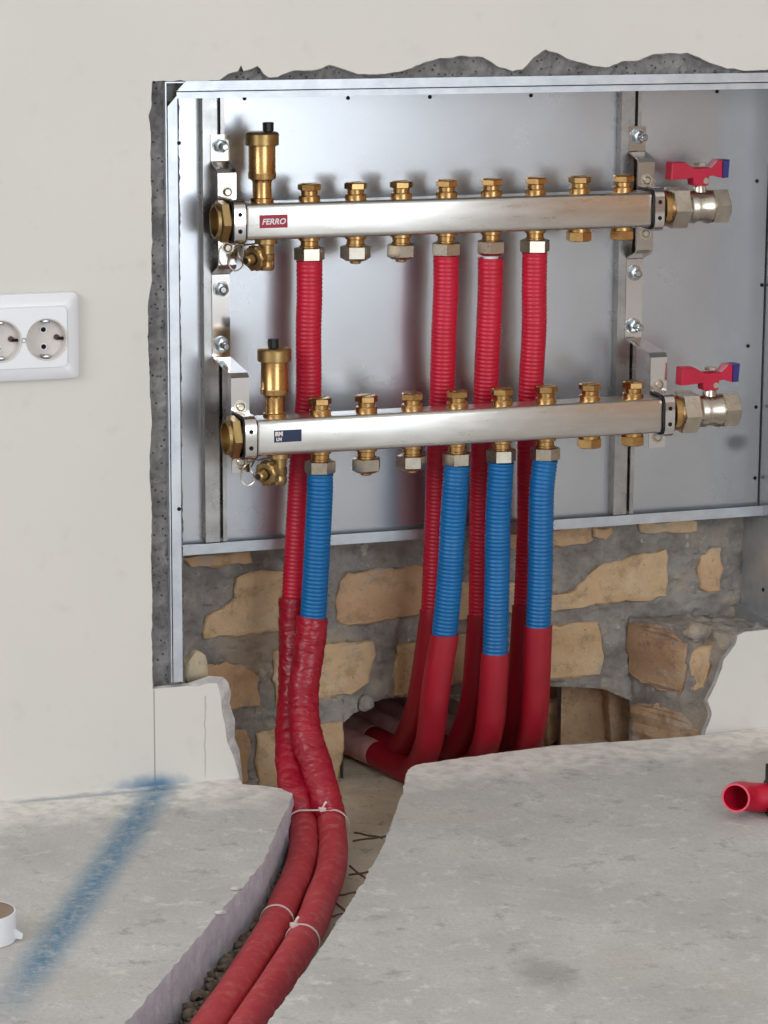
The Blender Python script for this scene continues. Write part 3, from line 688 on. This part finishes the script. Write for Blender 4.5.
    wing([(-.0095, .0060), (.0085, .0060), (.0095, .0165), (.0150, .0175), (.0262, .0140), (.0262, .0345), (.0205, .0345), (.0120, .0262), (-.0105, .0262), (-.0215, .0330), (-.0375, .0330), (-.0385, .0130), (-.0190, .0140), (-.0110, .0150)], .0080, 'lever', 'lever red')
    wing([(.0262, .0139), (.0340, .0145), (.0352, .0350), (.0262, .0346)], .0081, 'lever_tip', 'lever blue')
    mb = MB(); mb.lathe([(0, .0032), (.0012, .0032)], (xs_+.0035, yc-.0080, zt_+.0125), (0, -1, 0), 12); mb.build('lever_pin', 'nickel', bv)
    # sticker
    yf = yc-.0180
    p0, p1 = (aY(259.5, 222, yf), aY(287.5, 222, yf)) if upper else (aY(274, 433.5, yf), aY(301.5, 433.5, yf))
    zs = zc+(.0005 if upper else .0015); hz = .0066 if upper else .0062
    mb = MB(); mb.box((p0.x, yf-.0003, zs-hz), (p1.x, yf+.0003, zs+hz)); st = mb.build('sticker', 'sticker red' if upper else 'sticker navy', t, smooth=0)
    xm = (p0.x+p1.x)/2
    if upper: text_obj('FERRO', .0082, 'sticker white', V((xm, yf-.0004, zs-.0004)), st, shear=.25, bold=.00022, sx=1.02)
    else:
        text_obj('RM', .0058, 'sticker white', V((p0.x+.0052, yf-.0004, zs+.0024)), st, bold=.00040); text_obj('LN', .0046, 'sticker white', V((p0.x+.0052, yf-.0004, zs-.0030)), st, bold=.00025)
    return t
manifold(ZU, YU, 0, 'upper stainless manifold bar with a red sticker, brass fittings and valve', True)
manifold(ZL, YLW, -.0025, 'lower stainless manifold bar with a navy sticker, standing in front of red pipes', False)

# ================================================================== PIPES
RP = .0133
def corr(r0, pitch=.0043, amp=.0004): return lambda L, th: r0 + amp*(1 if (L/pitch) % 1 < .55 else -1)
def pipe(name, label, group, parts, cat='pipe'):
    """parts: (name, material, path points, radius, kind)"""
    base = min(parts[-1][2], key=lambda p: p.z)
    t = thing(name, (base.x, base.y, base.z-.014), label, cat, group)
    for nm, mat, pts, r, kind in parts:
        mb = MB()
        if kind == 'corr':
            P = smooth_path(pts, .0043/4); mb.tube(P, corr(r, amp=.00028 if 'red' in mat else .0005), 18)
        elif kind == 'tape':
            P = smooth_path(pts, .0018)
            mb.tube(P, lambda L, th: r*(1+.06*noise.noise(V((math.cos(th)*1.6, math.sin(th)*1.6, L*95)))+.07*noise.noise(V((math.cos(th)*2.5, math.sin(th)*2.5+9, L*230+math.cos(th)*2.4)))), 28)
        else:
            P = smooth_path(pts, .006); mb.tube(P, lambda L, th: r*(1+.02*noise.noise(V((math.cos(th), math.sin(th), L*14)))), 20)
        mb.build(nm, mat, t, smooth=60)
    return t
def path(l): return [aY(u, v, y) for u, v, y in l]
zn, znl = ZU-HB-.0245, ZL-HB-.0245
GR, GB = 'red corrugated supply pipes dropping from the upper bar', 'blue corrugated return pipes dropping from the lower bar'
# floor run of the first pair
runL = [aZ(u, v, z) for u, v, z in ((303, 822, -.030), (303.5, 850, -.036), (297, 876, -.038), (287, 898, -.038), (275, 925, -.038), (257, 955, -.038), (232, 994, -.038), (211, 1024, -.038))]
runR = [aZ(u, v, z) for u, v, z in ((330.5, 820, -.028), (333, 850, -.036), (329, 878, -.038), (321, 898, -.038), (311, 925, -.038), (294, 955, -.038), (269, 994, -.038), (249, 1024, -.038))]
for R_ in (runL, runR): dd = (R_[-1]-R_[-2]).normalized(); R_ += [R_[-1]+dd*.3, R_[-1]+dd*.7]
top1 = [V((0, YU, zn)), V((0, YU, .49)), aY(308.5, 330, YU), aY(308.5, 395, .057), aY(304, 440, .060), aY(301, 480, .062), aY(297, 550, .060), aY(294, 606, .056)]
tape1 = [aY(294, 598, .056), aY(293.5, 640, .050), aY(293, 690, .038), aY(290.5, 735, .008), aY(292, 775, -.030), aY(298, 802, -.062)] + [runL[0]]
pipe('heating_pipe', 'red corrugated pipe nearest the left, wrapped in tape and bent out along the floor', GR,
     [('corrugated_sleeve', 'red conduit', top1, RP, 'corr'), ('tape_wrap', 'red tape', tape1, .0160, 'tape'), ('insulation_sleeve', 'dusty red sleeve', runL, .0152, 's')])
topb = [V((-.0025, YLW, znl)), aY(319.5, 500, YLW), aY(316.5, 560, .013), aY(312.8, 624, .018)]
tapeb = [aY(313, 617, .018), aY(307.5, 660, .014), aY(303, 695, .003), aY(306, 732, -.022), aY(317.5, 770, -.052), aY(326, 800, -.078)] + [runR[0]]
pipe('heating_pipe', 'blue corrugated pipe nearest the left, its red taped lower end bent out along the floor', GB,
     [('corrugated_sleeve', 'blue conduit', topb, RP, 'corr'), ('tape_wrap', 'red tape', tapeb, .0164, 'tape'), ('insulation_sleeve', 'dusty red sleeve', runR, .0152, 's')])
ZPI = -.0410
XE = {('r', 3): .118, ('b', 3): .083, ('r', 4): .186, ('b', 4): .152, ('r', 5): .254, ('b', 5): .220}
names = {3: ('second from the left', 'second'), 4: ('third from the left', 'third'), 5: ('farthest to the right', 'last')}
reds = {3: [(444, 330, YU), (442, 395, .060), (438.5, 460, .066), (437, 520, .070), (433, 618, .074)],
        4: [(488.5, 330, YU), (485.5, 395, .060), (483, 460, .064), (482, 520, .070), (480.5, 624, .074)],
        5: [(534, 330, YU), (530.5, 395, .060), (529.5, 460, .066), (529, 530, .070), (525.5, 614, .074)]}
blues = {3: [(455, 490, YLW), (453, 520, .013), (449.5, 580, .018), (444, 639, .024)],
         4: [(499.5, 490, YLW), (498, 520, .013), (496.8, 590, .016), (495, 658, .020)],
         5: [(541.7, 490, YLW), (541, 520, .013), (540, 580, .016), (538, 631, .020)]}
red_low = {3: [(424, 680, .088), (414, 722, .112), (399, 748, .148)], 4: [(475, 690, .088), (466, 728, .112), (452, 750, .148)], 5: [(521, 690, .086), (517, 730, .108), (508, 752, .145)]}
blue_low = {3: [(439, 668, .028), (434, 704, .038), (428, 745, .062), (412, 770, .105)], 4: [(493, 692, .026), (489, 730, .042), (482, 753, .080), (470, 764, .12)], 5: [(536.5, 675, .026), (534, 712, .040), (527, 745, .072), (515, 758, .12)]}
for i in (3, 4, 5):
    a = [V((.05*i, YU, zn - (.004 if i == 4 else 0))), V((.05*i, YU, .49))] + path(reds[i]); e = a[-1]
    xe = XE['r', i]
    full = [e+V((0, 0, .010)), e] + path(red_low[i]) + [path(red_low[i])[-1].lerp(V((xe, .30, ZPI)), .45) + V((0, 0, -.003)), V((xe, .30, ZPI)), V((xe-.012, .44, ZPI))]
    pipe('heating_pipe', 'red corrugated supply pipe, %s of four, bending back under the bricks' % names[i][0], GR,
         [('corrugated_sleeve', 'red conduit', a, RP, 'corr'), ('insulation_sleeve', 'red sleeve', full[:6], .0150, 's'), ('dusty_sleeve', 'pale dusty sleeve', full[5:], .0151, 's')])
    a = [V((.05*i-.0025, YLW, znl))] + path(blues[i]); e = a[-1]
    xe = XE['b', i]
    full = [e+V((0, 0, .006)), e] + path(blue_low[i]) + [path(blue_low[i])[-1].lerp(V((xe, .30, ZPI)), .35), V((xe, .30, ZPI)), V((xe-.012, .44, ZPI))]
    pipe('heating_pipe', 'blue corrugated return pipe, %s of four, with red sleeve below' % names[i][0], GB,
         [('corrugated_sleeve', 'blue conduit', a, RP, 'corr'), ('insulation_sleeve', 'red sleeve', full[:7], .0154, 's'), ('dusty_sleeve', 'pale dusty sleeve', full[6:], .0151, 's')])
# bare pipe end showing between sleeve and nut on the third red pipe
MB().lathe([(0, .0082), (.010, .0082)], (.2, YU, zn-.005), segs=16).build('pipe_end', 'paper white', [o for o in col.objects if o.type == 'EMPTY' and o.get('label', '').startswith('red corrugated supply pipe, third')][0])

# cable ties on the floor run
def tie(label, centers, dirs, r, head):
    """band around one or two pipes; centers are pipe axis points"""
    d = dirs.normalized(); side = (centers[-1]-centers[0]) if len(centers) > 1 else d.cross(V((0, 0, 1)))
    side = (side - d*side.dot(d)).normalized(); up = side.cross(d)
    if up.z < 0: up = -up
    pts = []
    for k in range(48):
        th = 2*math.pi*k/48; c = centers[-1] if math.cos(th) > 0 else centers[0]
        pts.append(c + side*math.cos(th)*r + up*math.sin(th)*r)
    n_ = len(pts); mb = MB(); vs = []
    for s, o in ((-.0012, 0), (.0012, 0), (.0012, .0009), (-.0012, .0009)):
        for k, p in enumerate(pts):
            c = centers[-1] if k < 12 or k >= 36 else centers[0]; vs.append(p + d*s + (p-c).normalized()*o)
    mb.add(vs, [(j*n_+k, j*n_+(k+1) % n_, ((j+1) % 4)*n_+(k+1) % n_, ((j+1) % 4)*n_+k) for j in range(4) for k in range(n_)])
    t = thing('cable_tie', min(pts, key=lambda p: p.z), label, 'cable tie', 'white cable ties on the floor pipes')
    mb.build('band', 'cable tie plastic', t)
    if head:
        c = sum(centers, V((0, 0, 0)))/len(centers) + up*(r+.001) + (side*.006 if len(centers) > 1 else side*r*.5 - up*r*.12)
        mb = MB(); mb.box(c-V((.0035, .0032, .0022)), c+V((.0035, .0032, .0022)), .0008); mb.tube([c, c+V((.002, -.002, .006)), c+V((.004, -.001, .0075))], .0013, 8); mb.build('head', 'cable tie plastic', t)
def along(P, v):
    i = min(range(1, len(P)-1), key=lambda k: abs(px(P[k])[1]-v)); return P[i], (P[i+1]-P[i-1]).normalized()
SL, SR = smooth_path(tape1[-3:]+runL[1:], .002), smooth_path(tapeb[-3:]+runR[1:], .002)
a, d = along(SL, 826); b, d2_ = along(SR, 826); tie('white cable tie binding both floor pipes below the taped wrap', [a, b], d+d2_, .0180, True)
a, d = along(SL, 921); tie('thin white cable tie around the left floor pipe', [a], d, .0156, False)
a, d = along(SR, 941); tie('white cable tie with a knob around the right floor pipe', [a], d, .0156, True)

# ================================================================== SMALL THINGS
# double socket outlet
P0 = aY(77, 291, 0); P1 = aY(76, 377.5, 0); cx = aY(44, 337.8, 0); sp_ = .0455
xs0, xs1 = cx.x - sp_ - (P0.x-cx.x), P0.x
so = thing('wall_socket', ((xs0+xs1)/2, 0, P1.z), 'white double wall socket with round recessed wells on the plaster', 'socket')
mb = MB(); zc = (P0.z+P1.z)/2; hx, hz = (xs1-xs0)/2, (P0.z-P1.z)/2; xc = (xs0+xs1)/2
rings = []
for (y, ins, r) in ((-.0005, 0, .006), (-.006, .0005, .006), (-.0085, .003, .006), (-.0105, .012, .005), (-.0098, .0135, .005)):
    rings.append([V((xc+a_, y, zc+b_)) for a_, b_ in rrect(hx-ins, hz-ins, r)])
n_ = len(rings[0]); vs = [p for r in rings for p in r]
mb.add(vs, [(i*n_+k, i*n_+(k+1) % n_, (i+1)*n_+(k+1) % n_, (i+1)*n_+k) for i in range(len(rings)-1) for k in range(n_)] + [tuple(range(n_))]); mb.build('frame', 'white plastic', so, smooth=30)
rw = .0196
centers_ = [V((cx.x, 0, cx.z)), V((cx.x-sp_, 0, cx.z))]
# insert plate with two round openings
mb = MB(); o = [V((xc+a_, -.0118, zc+b_)) for a_, b_ in rrect(hx-.0135, hz-.0135, .005)]
holes = [[V((c.x+rw*math.cos(2*math.pi*k/36), -.0118, c.z+rw*math.sin(2*math.pi*k/36))) for k in range(36)] for c in centers_]
allp = o + holes[0] + holes[1]; mb.add(allp, [tuple(t) for t in tessellate_polygon([o]+holes)])
nn_ = len(o); mb.add(o+[p+V((0, .0025, 0)) for p in o], [(k, (k+1) % nn_, nn_+(k+1) % nn_, nn_+k) for k in range(nn_)]); insert = mb.build('insert', 'white plastic', so, smooth=30)
for c in centers_:
    w = MB(); w.lathe([(-.0118, rw), (-.0123, rw+.0009), (-.0118, rw+.0016)], (c.x, 0, c.z), (0, 1, 0), 36, cap=(False, False)); w.lathe([(-.0118, rw), (-.0008, rw-.0008)], (c.x, 0, c.z), (0, 1, 0), 36, cap=(False, True))
    wl = w.build('socket_well', 'socket well', so, smooth=30)
    for dz in (.0085, -.0085): 
        MB().lathe([(-.0020, .0036), (-.0010, .0036)], (c.x-.001, 0, c.z+dz), (0, 1, 0), 16).build('contact_ring', 'white plastic', wl); MB().lathe([(-.0024, .0025), (-.0016, .0025)], (c.x-.001, 0, c.z+dz), (0, 1, 0), 14).build('contact_hole', 'hole dark', wl)
    for s in (1, -1): MB().box((c.x-.004, -.0105, c.z+s*(rw-.0022)-.0014), (c.x+.004, -.0012, c.z+s*(rw-.0022)+.0014), .0005).build('earth_clip', 'zinc bolt', wl)
    MB().lathe([(-.0040, .0028), (-.0010, .0028)], (c.x+rw*.62, 0, c.z+.0005), (0, 1, 0), 12).build('side_screw', 'rust wire', wl); MB().box((c.x+rw*.62, -.0045, c.z-.002), (c.x+rw*.95, -.0012, c.z+.0005)).build('side_slot', 'hole dark', wl, smooth=0)
MB().lathe([(-.0130, .0016), (-.0118, .0026), (-.0112, .0026)], (cx.x-sp_*.5, 0, cx.z), (0, 1, 0), 14).build('screw', 'zinc bolt', so)

# paper tape roll at the left edge
e = aZ(14, 936, 0); rr = .0285; c = e + V((-rr*.94, -rr*.0, 0)); c.z = 0
tr = thing('tape_roll', c, 'small white roll with brown core end standing on the concrete beside the blue paint', 'tape roll')
mb = MB(); mb.lathe([(.0006, rr), (.0255, rr), (.0262, rr-.0004), (.0262, rr-.0016)], c, segs=40, cap=(True, False)); mb.build('paper', 'paper white', tr)
mb = MB(); mb.lathe([(.0250, rr-.0014), (.0258, rr-.0018), (.0258, .010), (.0250, .0094), (.010, .0094)], c, segs=36, cap=(False, True)); mb.build('core', 'cardboard', tr)
q = c + V((rr*.86, -rr*.52, .003)); mb = MB(); mb.prism([q, q+V((.006, -.001, -.001)), q+V((.007, -.001, .004)), q+V((.001, 0, .009)), q+V((-.004, -.002, .012))], (0, .0015, 0)); mb.build('torn_flap', 'paper white', tr)

# red pipe offcut on the right slab
a = aZ(745, 825, 0); r = .0146; zc = r+.001
p0 = V((a.x-.004, a.y+.014, zc+.0085))
pts = smooth_path([p0, p0+V((.010, .009, -.0015)), p0+V((.030, .014, -.0065)), p0+V((.075, .004, -.0085)), p0+V((.20, -.050, -.0085))], .004)
off = thing('pipe_offcut', (p0.x+.1, p0.y-.03, 0), 'open-ended bright red pipe piece lying on the right concrete slab', 'pipe')
MB().tube(pts, r, 24, cap=False).build('tube', 'red conduit', off, smooth=60)
MB().tube(pts, r-.0020, 24, cap=False).build('bore', 'red conduit', off, smooth=60)
ax = (pts[0]-pts[1]).normalized(); MB().lathe([(-.0002, r-.0021), (.0004, r-.0018), (.0004, r-.0003), (-.0002, r+.0001)], pts[0], ax, 28, cap=(False, False)).build('rim', 'pink rim', off)
# black clamp on the offcut, at the edge of the picture
k = min(range(len(pts)), key=lambda i: abs(px(pts[i])[0]-773)); c = pts[k]; tv = (pts[k+1]-pts[k]).normalized()
cl = thing('pipe_clip', (c.x, c.y, 0), 'black plastic clip around the red offcut at the right edge', 'clip')
mb = MB(); mb.lathe([(-.006, r+.0002), (-.006, r+.004), (.006, r+.004), (.006, r+.0002)], c, tv, 24, cap=(False, False)); mb.build('ring', 'black plastic', cl)
s_ = tv.cross(V((0, 0, 1))).normalized()
MB().box(c+V((-.006, -.006, r+.002)), c+V((.006, .006, r+.020)), .001).build('ear', 'black plastic', cl); MB().box(c+V((-.012, -.024, -.0125)), c+V((.006, -.012, -.0065)), .001).build('ear', 'black plastic', cl)
MB().box(c+V((-.006, -.022, -c.z+.0002)), c+V((.006, -.008, -c.z+.006)), .001).build('foot', 'black plastic', cl)

# reinforcing mesh in the channel
wires = [((347, 842), (387, 836)), ((345, 876), (372, 871)), ((347, 864), (366, 879)), ((335, 896), (358, 892)), ((334, 901), (348, 914)), ((330, 917), (346, 913)), ((351, 832), (372, 836))]
rm = thing('reinforcing_mesh', aZ(360, 860, ZF), 'rusty reinforcing mesh wires lying in the channel beside the floor pipes', 'wire mesh')
for k, (a, b) in enumerate(wires):
    z = -.044 + .003*(k % 2); A, B = aZ(*a, z), aZ(*b, z); d = (B-A); A, B = A+d*.15, B+d*.5
    MB().tube([A.lerp(B, i/8)+V((0, 0, .0004*math.sin(i*1.3+k))) for i in range(9)], .0011, 8).build('wire', 'rust wire', rm)

# plaster chunk wedged above the left patch
def lump(name, mat, c, sz, label, cat, seed, group=None):
    bm = bmesh.new(); bmesh.ops.create_icosphere(bm, subdivisions=3, radius=1); mb = MB()
    for v in bm.verts:
        p = v.co; f = 1+.30*noise.noise(p*1.4+V((seed, 0, 0)))+.12*noise.noise(p*3.5+V((0, seed, 0))); v.co = V((p.x*sz[0]*f, p.y*sz[1]*f, p.z*sz[2]*f))+V(c)
    bm.verts.index_update(); mb.add([v.co.copy() for v in bm.verts], [[v.index for v in f.verts] for f in bm.faces]); bm.free()
    o = mb.build(name, mat, smooth=28, label=label, category=cat)
    if group: o['group'] = group
c = aY(195, 668, .035); lump('plaster_chunk', 'plaster chunk', c, (.0145, .012, .0175), 'cream plaster chunk wedged beside the cabinet flange above the white patch', 'chunk', 3.3)
c = aY(664, 634, .10); lump('mortar_lump', 'brick mortar', aY(697, 632, .045), (.014, .012, .010), 'grey mortar lump on the ledge near the broken right plaster', 'chunk', 8.1)
c = aY(366, 703, .146); lump('mortar_lump', 'brick mortar', c, (.009, .008, .009), 'grey mortar lump at the top of the pipe hole', 'chunk', 5.7)

lump('plaster_chip', 'broken plaster', aZ(236, 888, .002), (.0052, .0034, .002), 'small white chip on the left slab edge, the one farther back', 'chip', 2.2, 'white chips on the slab edge')
lump('plaster_chip', 'broken plaster', aZ(221, 912, .002), (.0056, .0034, .002), 'small white chip on the left slab edge, the one nearer the front', 'chip', 6.4, 'white chips on the slab edge')
# gravel between the left slab and the pipes
mb = MB(); bm = bmesh.new(); bmesh.ops.create_icosphere(bm, subdivisions=1, radius=1); iv = [v.co.copy() for v in bm.verts]; bm.verts.index_update(); iff = [[v.index for v in f.verts] for f in bm.faces]; bm.free()
for k in range(1500):
    t = random.random(); s = random.uniform(0, .050)
    p = LE[3].lerp(LE[5], random.random()) if t < .12 else (LE[5].lerp(LE[8], random.random()) if t < .45 else LE[8].lerp(LE[10], random.random()*1.1))
    q = p + V((.85*s+.004, -.2*s, ZF + random.uniform(.002, .014)*(1-s/.05) + .003)); r = random.uniform(.0028, .0066)
    if any((q-w_).length < r+.0165 for w_ in SL[::4]): continue
    sc = V((r*random.uniform(.8, 1.3), r*random.uniform(.8, 1.3), r*random.uniform(.6, .9))); ph = random.random()*20
    mb.add([q + V((v.x*sc.x, v.y*sc.y, v.z*sc.z))*(1+.25*noise.noise(v+V((ph, 0, 0)))) for v in iv], iff)
mb.build('gravel', 'pebble', smooth=50, kind='stuff', label='dark brown gravel between the left slab edge and the floor pipes', category='gravel')
